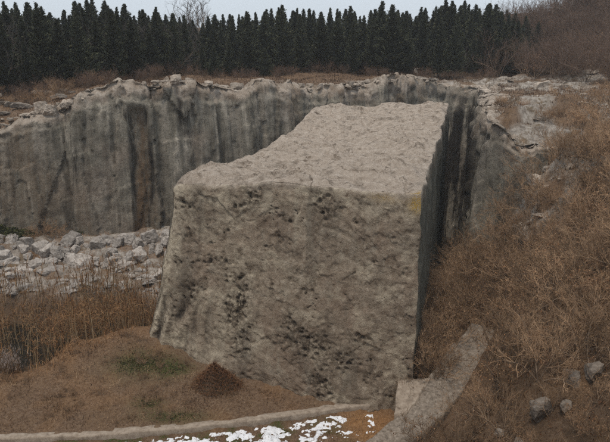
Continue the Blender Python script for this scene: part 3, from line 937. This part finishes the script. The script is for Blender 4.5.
# plateau scrub grass
def plat_w(x, y):
    d = polydist(RIM, x, y, False)
    rk = (x > 13) & (y < 93) & (x < 40)
    pat = sstep(.05, .35, fbm(v3(x, y) * .16, 3, 440))
    pat = np.maximum(pat, sstep(.08, .2, fbm(v3(x, y) * .22, 4, 64)))
    return inside(POLYTOP, x, y) * (d > 1.6) * np.where(rk, .10 + .9 * pat, .55 + .45 * pat)


x, y, z = scatter(230000, -60, 62, 54, 106, H, 11, plat_w)
V, F, A = blades(len(x), x, y, z - .04, .12, .6, .045, .8, 12)
A['tint'] = np.clip(A['tint'] + .5 * np.repeat(fbm(v3(x, y) * .3, 3, 441), 6), 0, 1)
stuff("scrub_grass", V, F, A, M_SCRUBGRASS, "brown winter grass along the top of the quarry in front of the trees", "grass")

# reeds
rs = np.random.RandomState(77)
n = 5200
x = rs.uniform(-34, -8.3, n); y = rs.uniform(35, 48.4, n)
dpt = polydist(PIT, x, y)
dens = np.where(x > -19, 1.0, .45) * (.35 + .65 * sstep(-.2, .3, fbm(v3(x, y) * .5, 3, 450))) * np.where(y > 41, 1, np.where(x < -17.2, .5, 1))
kp = (inside(PIT, x, y) & (dpt > .15) | (inside(PIT, x, y - 1.2) & (y > 45))) & (rs.rand(n) < dens)
x, y = x[kp], y[kp]; z = G(x, y) - .1
n = len(x)
polys = []; top = []
for i in range(n):
    h = rs.uniform(2.0, 3.6) * (1 if x[i] > -18 else .82); l = rs.normal(0, .12, 2)
    if rs.rand() < .08: l *= 3.5
    t = np.linspace(0, 1, 5)
    P = np.stack([x[i] + l[0] * h * t ** 1.7, y[i] + l[1] * h * t ** 1.7, z[i] + h * t], 1)
    polys.append((P, .026 * (1 - .65 * t))); top.append(P)
V, F = tubes(polys, 3)
tint = np.repeat(np.clip(rs.normal(.5, .25, n), 0, 1), 15)
reeds = stuff("reeds", V, F, dict(tint=tint), M_REED, "stand of tall dry tan reeds in the dark pit beside the cut stone", "reeds")
# their russet leaves
idx = rs.randint(0, n, 14000); lev = rs.uniform(.45, 1.0, 14000) ** .8
bp = np.array([[np.interp(l, np.linspace(0, 1, 5), top[i][:, k]) for k in range(3)] for i, l in zip(idx, lev)])
V, F, A = blades(len(bp), bp[:, 0], bp[:, 1], bp[:, 2], .3, .8, .042, .95, 78, 3)
lv = obj("reed_leaves", mesh("reed_leaves", V, F, A, False), M_REEDLEAF, reeds)
lv["kind"] = "stuff"
# pale plume grass at the left
for i, (cx, cy) in enumerate([(-19.3, 36.6), (-20.6, 37.6)]):
    m = 220
    xx = cx + rs.normal(0, .35, m); yy = cy + rs.normal(0, .3, m)
    V, F, A = blades(m, xx, yy, G(xx, yy), .9, 2.2, .022, .35, 90 + i, 3)
    t = tag(obj("plume_grass", None, None, None, (cx, cy, gz(cx, cy))), ["tuft of grass with whitish plumes at the near edge of the reed pit", "whitish plumed grass tuft standing in the reed pit"][i], "grass tuft")
    o_ = np.array((cx, cy, gz(cx, cy)))
    obj("blade_tuft", mesh("blade_tuft", V - o_, F, A, False), M_GRASS, t)
    pb = V.reshape(m, -1, 3)[:, -1]
    q = rs.randint(0, m, 900); pp = pb[q] + rs.normal(0, .06, (900, 3))
    V, F, A = blades(900, pp[:, 0], pp[:, 1], pp[:, 2], .1, .3, .02, .5, 95 + i)
    obj("plume", mesh("plume", V - o_, F, A, False), M_PLUME, t)


# ------------------------------------------------------------------ bare shrubs
def shrub_polys(seed, height, nst, spread, twigs=1.0, arch=.5, r0=.03):
    rs = np.random.RandomState(seed)
    stems, tw = [], []

    def grow(p, d, L, r, lvl):
        k = 6 if lvl == 0 else (4 if lvl == 1 else 3)
        pts = [p]; q = p.copy(); dd = d.copy()
        for i in range(k):
            dd = dd + rs.normal(0, .16, 3) + np.array((0, 0, (.10 if lvl else -.10 * arch)))
            dd /= np.linalg.norm(dd); q = q + dd * L / k; pts.append(q)
        pts = np.array(pts); rad = r * np.linspace(1, .35, k + 1)
        (stems if lvl == 0 else tw).append((pts, rad))
        if lvl >= 3: return
        nb = int([7, 5, 3][lvl] * twigs + rs.rand())
        for b in range(nb):
            t = rs.uniform(.25 if lvl == 0 else .15, 1) * k
            i = min(int(t), k - 1); pb = pts[i] + (pts[i + 1] - pts[i]) * (t - i)
            da = pts[i + 1] - pts[i]; da /= np.linalg.norm(da)
            rv = rs.normal(size=3); rv -= rv @ da * da; rv /= np.linalg.norm(rv)
            ang = rs.uniform(.5, 1.1)
            nd = da * math.cos(ang) + rv * math.sin(ang) + np.array((0, 0, .18))
            nd /= np.linalg.norm(nd)
            grow(pb, nd, L * rs.uniform(.32, .55), max(r * .48, .0075), lvl + 1)

    for s_ in range(nst):
        az = rs.uniform(0, 2 * math.pi); tl = rs.uniform(.15, spread)
        d = np.array((math.cos(az) * math.sin(tl), math.sin(az) * math.sin(tl), math.cos(tl)))
        b = np.array((math.cos(az), math.sin(az), 0)) * rs.uniform(0, .25)
        b[2] = -.15
        grow(b, d, height * rs.uniform(.75, 1.1), r0 * rs.uniform(.8, 1.2), 0)
    return stems, tw


def leaf_cards(pts, n, size, seed, tmean=.5):
    rs = np.random.RandomState(seed)
    c = pts[rs.randint(0, len(pts), n)] + rs.normal(0, size * .8, (n, 3))
    u = rs.normal(size=(n, 3)); u /= np.linalg.norm(u, axis=1)[:, None]
    w = np.cross(u, rs.normal(size=(n, 3))); w /= np.linalg.norm(w, axis=1)[:, None] + 1e-9
    s = (size * rs.uniform(.6, 1.4, n))[:, None]
    V = np.stack([c - u * s, c + w * s * .5, c + u * s, c - w * s * .5], 1).reshape(-1, 3)
    F = np.arange(n * 4).reshape(-1, 4)
    return V, F, dict(tint=np.repeat(np.clip(rs.normal(tmean, .25, n), 0, 1), 4))


def make_shrub_kind(seed, height, nst, spread, twigs, leaves=0, r0=.03, tmat=None, arch=.5):
    st, tw = shrub_polys(seed, height, nst, spread, twigs, arch, r0)
    V, F = tubes(st, 4); parts = [("stems", mesh("stems", V, F), M_STEM)]
    V, F = tubes(tw, 3); parts.append(("twigs", mesh("twigs", V, F), tmat or M_TWIG))
    if leaves:
        pts = np.concatenate([q[0] for q in tw])
        V, F, A = leaf_cards(pts, leaves, .05, seed + 1)
        parts.append(("dead_leaves", mesh("dead_leaves", V, F, A, False), M_LEAFBROWN))
    for nme, me, mt in parts: me.materials.append(mt)
    return parts


def place(kind, name, x, y, z, s, rz, label, cat, group, tilt=(0, 0), sz=1.0):
    t = bpy.data.objects.new(name, None); COL.objects.link(t)
    t.empty_display_size = .3
    t.location = (x, y, z); t.scale = (s, s, s * sz); t.rotation_euler = (tilt[0], tilt[1], rz)
    tag(t, label, cat, group)
    for nme, me, mt in kind:
        o = bpy.data.objects.new(nme, me); COL.objects.link(o); o.parent = t
    return t


SHR = [make_shrub_kind(1, 2.5, 9, .95, 1.0, 0), make_shrub_kind(2, 2.3, 11, 1.05, .95, 350), make_shrub_kind(3, 2.9, 8, .8, 1.05, 0),
       make_shrub_kind(4, 2.1, 12, 1.15, .95, 700), make_shrub_kind(5, 2.6, 10, .9, 1.0, 160)]
SLAB = ["bare tan bush with long arching twigs on the right bank", "bare bush with a few dead leaves on the right bank", "tall upright leafless bush on the right bank",
        "low spreading bush full of rust brown dead leaves on the right bank", "dense leafless bush with scattered dry leaves on the right bank"]
rng = random.Random(21)
pts = []
tries = 0
while len(pts) < 215 and tries < 12000:
    tries += 1
    y = rng.uniform(22.0, 52.0)
    x0 = float(np.interp(y, [15, 24, 30, 34, 38, 46, 54], [10.2, 9.4, 9.2, 11.4, 11.6, 10.2, 13.0]))
    x = x0 + rng.uniform(-.3, 1) * min(20, .53 * y + 7 - x0)
    if x > .52 * y + 8: continue
    if any((x - a) ** 2 + (y - b) ** 2 < 1.25 ** 2 for a, b in pts): continue
    if not free_floor(np.array([x]), np.array([y]))[0]: continue
    if 27 < y < 40 and polydist(np.array([(4.5, 28.6), (7.0, 31.4), (9.0, 33.6), (11.5, 37.3)]), np.array([x]), np.array([y]), False)[0] < (2.6 if 31 < y < 35 else 2.0): continue
    pts.append((x, y))
    k = rng.randrange(5)
    s = rng.uniform(.75, 1.15)
    if y < 27: s *= .62
    place(SHR[k], "bare_shrub", x, y, gz(x, y), s, rng.uniform(0, 6.3), SLAB[k], "shrub", "bare bushes on the right bank " + "abcde"[k] if False else ["arching bare bushes", "sparse leaved bushes", "upright bare bushes", "rust leaved bushes", "dry leaved dense bushes"][k], (rng.uniform(-.1, .1), rng.uniform(-.15, .1)))
# bushes filling the corner between the stone, the cleft and the ramp
for (x, y, s, k) in [(8.0, 37.4, .95, 0), (9.3, 39.4, 1.05, 2), (8.8, 36.2, .6, 4), (10.4, 41.2, 1.1, 4), (9.6, 41.8, 1.0, 0), (11.2, 43.5, 1.1, 2), (10.9, 39.9, 1.0, 1), (12.2, 45.5, 1.1, 0), (7.4, 35.8, .62, 2), (7.3, 34.9, .95, 0), (7.9, 35.5, 1.1, 2), (8.4, 36.6, 1.15, 4), (7.0, 35.3, .8, 4), (12.9, 47.6, 1.0, 4), (8.2, 38.6, 1.3, 2), (9.0, 40.6, 1.35, 0), (10.2, 43.0, 1.4, 4), (7.6, 37.0, 1.15, 4), (9.9, 38.9, 1.2, 0), (11.6, 41.8, 1.3, 2), (11.4, 45.2, 1.4, 0), (12.6, 43.6, 1.3, 4), (13.6, 46.2, 1.3, 2), (14.2, 49.0, 1.2, 0)]:
    place(SHR[k], "bare_shrub", x, y, gz(x, y), s, rng.uniform(0, 6.3), "leafless bush growing at the mouth of the cleft beside the cut stone", "shrub", "bushes at the cleft mouth")
# shrubs on the rock top right of the cleft and behind it
for (x, y, s, k) in [(24.5, 56, 1.0, 3), (26.5, 55, 1.1, 1), (28.5, 57, 1.2, 3), (29.5, 60, 1.2, 1), (31, 63, 1.2, 3), (27, 60.5, .8, 4), (32, 58, 1.2, 2), (22, 57.5, .6, 3), (33.5, 66, 1.1, 3), (30, 55, 1.1, 0), (24.5, 61, .6, 1), (34, 62, 1.2, 0), (18.4, 58.2, .4, 3), (19.6, 58.8, .45, 1), (20.6, 59.8, .4, 3), (19.2, 60.4, .35, 4), (18.3, 59.6, .3, 3), (24, 58.8, .5, 3), (25.5, 58, .5, 1)]:
    place(SHR[k], "bare_shrub", x, y, hz(x, y), s, rng.uniform(0, 6.3), "brown bush rooted on the bare rock top right of the cleft", "shrub", "bushes on the rock top")

for i in range(20):
    x = rng.uniform(-40, -24); y = rng.uniform(62.5, 73)
    place(SHR[rng.randrange(5)], "bank_bush", x, y, hz(x, y), rng.uniform(.4, .85), rng.uniform(0, 6), "tangled bare bush among dark ledges above the low end of the cliff", "shrub", "bushes above the cliff")

# brown heap of dead brush at the foot of the stone
V0, F0 = ICO
hp = V0[:, 2] > -.35
V = V0 * np.array((1.55, 1.15, 1.75)); V[:, :2] *= np.clip(1.25 - .95 * V0[:, 2:3], .12, 1.6); V = V * (1 + .10 * fbm(V * .9, 4, 500))[:, None]
heap = tag(obj("brush_heap", None, None, None, (-5.75, 35.5, .9)), "dark brown conical heap of dead brush against the cut stone", "brush heap")
obj("core", mesh("core", V * .86 + np.array((0, 0, -.1)), F0, dict(rock=0 * V[:, 0], orange=0 * V[:, 0], moss=0 * V[:, 0], mud_and_shade=0 * V[:, 0] + .35)), M_GROUND, heap)
pt = V[V[:, 2] > -.4]
rs = np.random.RandomState(5)
q = pt[rs.randint(0, len(pt), 5200)] * rs.uniform(.82, 1.0, (5200, 1))
Vb, Fb, Ab = blades(5200, q[:, 0], q[:, 1], q[:, 2], .1, .42, .03, 1.2, 501)
Ab["tint"] = Ab["tint"] * .55
obj("dead_stalks", mesh("dead_stalks", Vb, Fb, Ab, False), M_LEAFBROWN, heap)

WEED = [[(q[0], q[1], q[2]) for q in SHR[3]], [(q[0], q[1], q[2]) for q in SHR[1]]]
for i in range(64):
    for _ in range(40):
        x = rng.uniform(-20, 3); y = rng.uniform(31, 41)
        if free_floor(np.array([x]), np.array([y]))[0] and not inside(PIT, np.array([x]), np.array([y]))[0] and y > np.interp(x, KX, KY) + .7: break
    place(WEED[i % 2], "dead_weed", x, y, gz(x, y), rng.uniform(.10, .24), rng.uniform(0, 6), "small dead weed clump on the brown earth before the cut stone", "weed", "dead weeds on the mound")

# small dark shrubs at the cliff foot on the left
ev = []
rs = np.random.RandomState(8)
pc = rs.normal(size=(1500, 3)); pc /= np.linalg.norm(pc, axis=1)[:, None]; pc *= rs.uniform(.5, 1, (1500, 1)); pc[:, 2] = np.abs(pc[:, 2]) * .8 + .05
V, F, A = leaf_cards(pc, 3000, .09, 9)
EVG = [("foliage", mesh("foliage", V, F, A, False), M_GREEN)]; EVG[0][1].materials.append(M_GREEN)
for (x, y, s) in [(-28.6, 57.6, 1.3), (-27.2, 57.8, 1.0), (-30, 57.4, 1.5), (-22.3, 59.0, .7)]:
    place(EVG, "evergreen_shrub", x, y, gz(x, y), s, rng.uniform(0, 6), "dark evergreen shrub at the foot of the quarry cliff", "shrub", "evergreen shrubs below the cliff")
for (x, y, s, k) in [(-25.5, 57.8, .7, 3), (-24.2, 58.3, .6, 1), (-29.4, 56.6, .6, 3), (-26.5, 57.2, .55, 3)]:
    place(SHR[k], "bare_shrub", x, y, gz(x, y), s, rng.uniform(0, 6), "withered brown bush on the ledge at the cliff foot", "shrub", "withered bushes below the cliff")


# ------------------------------------------------------------------ conifers
def conifer_kind(seed, hgt, rad, narrow=.85):
    rs = np.random.RandomState(seed)
    t = np.linspace(0, 1, 9)
    P = np.stack([np.cumsum(rs.normal(0, .03, 9)), np.cumsum(rs.normal(0, .03, 9)), t * hgt * .97 - .3], 1)
    tp = [(P, .16 * (1 - t) + .02)]
    cards_c, cards_d, cards_s = [], [], []
    nb = 170
    for i in range(nb):
        h = .10 + .88 * (i / nb) ** .92
        az = i * 2.39996 + rs.normal(0, .25)
        R = rad * (1 - h) ** narrow * (.55 + .75 * rs.rand() ** 1.3) + .05
        if h < .25: R *= .55 + 1.8 * h
        base = np.array((np.interp(h, t, P[:, 0]), np.interp(h, t, P[:, 1]), h * hgt))
        up = rs.uniform(.25, .75)
        d = np.array((math.cos(az), math.sin(az), up)); d /= np.linalg.norm(d)
        tip = base + d * R
        if i % 2 == 0: tp.append((np.stack([base, base * .5 + tip * .5, tip]), np.array((.03, .02, .008))))
        m = int(12 + 24 * R)
        f = rs.uniform(.25, 1.05, m) ** .8
        c = base + d * R * f[:, None] + rs.normal(0, .05 + .10 * min(R, 1.3), (m, 3))
        cards_c.append(c); cards_d.append(d + rs.normal(0, .35, (m, 3)) + np.array((0, 0, .45))); cards_s.append(rs.uniform(.13, .27, m) * (.55 + .45 * min(1, (1 - h) * 3)))
    c = np.concatenate(cards_c); d = np.concatenate(cards_d); s = np.concatenate(cards_s)[:, None]
    d /= np.linalg.norm(d, axis=1)[:, None]
    w = np.cross(d, rs.normal(size=c.shape)); w /= np.linalg.norm(w, axis=1)[:, None] + 1e-9
    V = np.stack([c - d * s, c + w * s * .42 - d * s * .1, c + d * s, c - w * s * .42 - d * s * .1], 1).reshape(-1, 3)
    F = np.arange(len(V)).reshape(-1, 4)
    A = dict(tint=np.repeat(np.clip(rs.normal(.5, .25, len(c)), 0, 1), 4))
    tv, tf = tubes(tp, 5)
    k = [("trunk", mesh("trunk", tv, tf), M_BARK), ("crown", mesh("crown", V, F, A, False), M_CONIFER)]
    for nme, me, mt in k: me.materials.append(mt)
    return k


CON = [conifer_kind(1, 10, 2.7, 1.1), conifer_kind(2, 10, 2.0, 1.0), conifer_kind(3, 10, 3.1, 1.05), conifer_kind(4, 10, 2.4, 1.3), conifer_kind(5, 10, 2.7, .95)]
CLAB = ["dark green pointed conifer in the wood behind the quarry", "narrow dark conifer in the wood behind the quarry", "broad dense conifer in the wood behind the quarry",
        "slender spire conifer in the wood behind the quarry", "full round shouldered conifer in the wood behind the quarry"]
# tree tops, as elevation over distance, along the bearing x / y
BT = np.array([-.55, -.49, -.43, -.39, -.33, -.27, -.20, -.165, -.14, -.10, -.02, .06, .12, .18, .23, .29, .33])
EL = np.array([.058, .066, .074, .056, .078, .064, .058, .040, .050, .054, .064, .059, .063, .064, .075, .072, .050])
rng = random.Random(99)
rows = [(0, 1.0, 2.5), (1, .97, 2.4), (2, .98, 2.3), (3, 1.0, 2.2), (4, 1.02, 2.2), (5, 1, 2.4)]
cnt = 0
for r, rel, stp in rows:
    b = -.58
    while b < .335:
        y0 = float(np.interp(b, [-.55, -.3, -.15, .0, .33], [68, 77, 88, 92, 97])) + r * 5.0
        b += stp / y0 * rng.uniform(.75, 1.25)
        if -.182 < b < -.166 and r < 4: continue
        y = y0 + rng.uniform(-2, 2); x = b * y
        z = hz(x, y)
        el = float(np.interp(b, BT, EL)) + rng.triangular(-.045, .012, -.006)
        if r == 0 and rng.random() < .5: el -= .02
        if r >= 2: el = float(np.interp(b, BT, EL)) + rng.uniform(-.016, .002)
        ht = min(15, max(4.5, 22 + el * y - z))
        k = rng.randrange(5); s = ht / 10
        wv = rng.uniform(.95, 1.25)
        t = place(CON[k], "conifer_tree", x, y, z - .05, s * wv, rng.uniform(0, 6.3), CLAB[k] + (", in its front row" if r == 0 else ", behind the front row"), "tree", ("front row " if r == 0 else "inner ") + ["pointed conifers", "narrow conifers", "broad conifers", "slender conifers", "full conifers"][k] + " behind the quarry", (rng.uniform(-.03, .03), rng.uniform(-.03, .03)), 1 / wv)
        cnt += 1
print("conifers", cnt)
# leafless trees among them
BT1 = make_shrub_kind(31, 6.5, 4, .45, 1.0, 0, .07, M_TWIGGREY, .1)
BT2 = make_shrub_kind(32, 6.0, 5, .6, 1.0, 0, .065, M_TWIGGREY, .1)
for i in range(56):
    b = rng.uniform(-.54, -.16) if i < 46 else rng.uniform(-.18, .34)
    y = float(np.interp(b, [-.55, -.3, -.15, .0, .33], [69, 78, 91, 95, 99])) + rng.uniform(-2, 10 if i < 46 else 1); x = b * y
    place(rng.choice([BT1, BT2]), "bare_tree", x, y, hz(x, y), rng.uniform(.55, .95) * (1 if i < 46 else .6), rng.uniform(0, 6), "grey leafless tree mixed into the conifer wood", "tree", "leafless trees in the wood")
for (b, y, s) in [(-.172, 118, 1.35), (-.160, 122, 1.45), (-.178, 126, 1.3)]:
    place(BT1, "bare_tree", b * y, y, hz(b * y, y), s, rng.uniform(0, 6), "pale leafless tree in the gap between conifers", "tree", "leafless trees in the gap")

# brown scrub hill on the right, and the fringe of low brown scrub before the wood
SCR = [make_shrub_kind(41, 3.6, 10, .8, 1.0, 0, .035, M_TWIGRED, .3), make_shrub_kind(42, 3.2, 12, .95, 1.0, 700, .03, M_TWIGRED, .4), make_shrub_kind(43, 4.2, 8, .6, 1.05, 0, .04, M_TWIGRED, .2)]
for i in range(235):
    for _ in range(50):
        y = rng.uniform(78, 138); x = rng.uniform(.28, .56) * y
        if x > 24 + (98 - min(y, 98)) * .75: break
    k = rng.randrange(3)
    place(SCR[k], "scrub_bush", x, y, hz(x, y), rng.uniform(.75, 1.25) * (1 + .5 * (y > 115)), rng.uniform(0, 6), ["reddish brown leafless scrub bush on the hillside right of the conifers", "brown scrub bush with clinging dead leaves on the hillside right of the conifers", "tall upright twiggy scrub bush on the hillside right of the conifers"][k], "shrub", ["bare scrub", "leafy dead scrub", "upright scrub"][k] + " on the right hillside")
for i in range(150):
    b = rng.uniform(-.52, .30)
    yr = float(np.interp(b, [-.55, -.3, -.15, .0, .33], [68, 77, 91, 95, 98]))
    y = yr + rng.uniform(-7, 1.5); x = b * y
    if not inside(POLYTOP, np.array([x]), np.array([y]))[0] or polydist(RIM, np.array([x]), np.array([y]), False)[0] < 2: continue
    place(SCR[1 if rng.random() < .7 else 0], "low_scrub", x, y, hz(x, y), rng.uniform(.22, .48), rng.uniform(0, 6), "low brown scrub tuft on the strip between rim and conifers", "shrub", "low scrub before the wood")

# ------------------------------------------------------------------ thin winter haze
hzv = bpy.data.materials.new("thin_air"); hzv.use_nodes = True
hn = hzv.node_tree; hn.nodes.remove(hn.nodes["Principled BSDF"])
pv = hn.nodes.new("ShaderNodeVolumePrincipled"); pv.inputs["Density"].default_value = 0.0004
pv.inputs["Color"].default_value = (.86, .9, .95, 1)
hn.links.new(pv.outputs[0], hn.nodes["Material Output"].inputs["Volume"])
lo = np.array((-950., -80., -12.)); hi = np.array((950., 1450., 62.))
V = np.array([[(lo, hi)[i][0], (lo, hi)[j][1], (lo, hi)[k][2]] for i in (0, 1) for j in (0, 1) for k in (0, 1)])
F = np.array([(0, 1, 3, 2), (4, 6, 7, 5), (0, 4, 5, 1), (2, 3, 7, 6), (0, 2, 6, 4), (1, 5, 7, 3)])
tag(obj("haze", mesh("haze", V, F, None, False), hzv), kind="stuff")
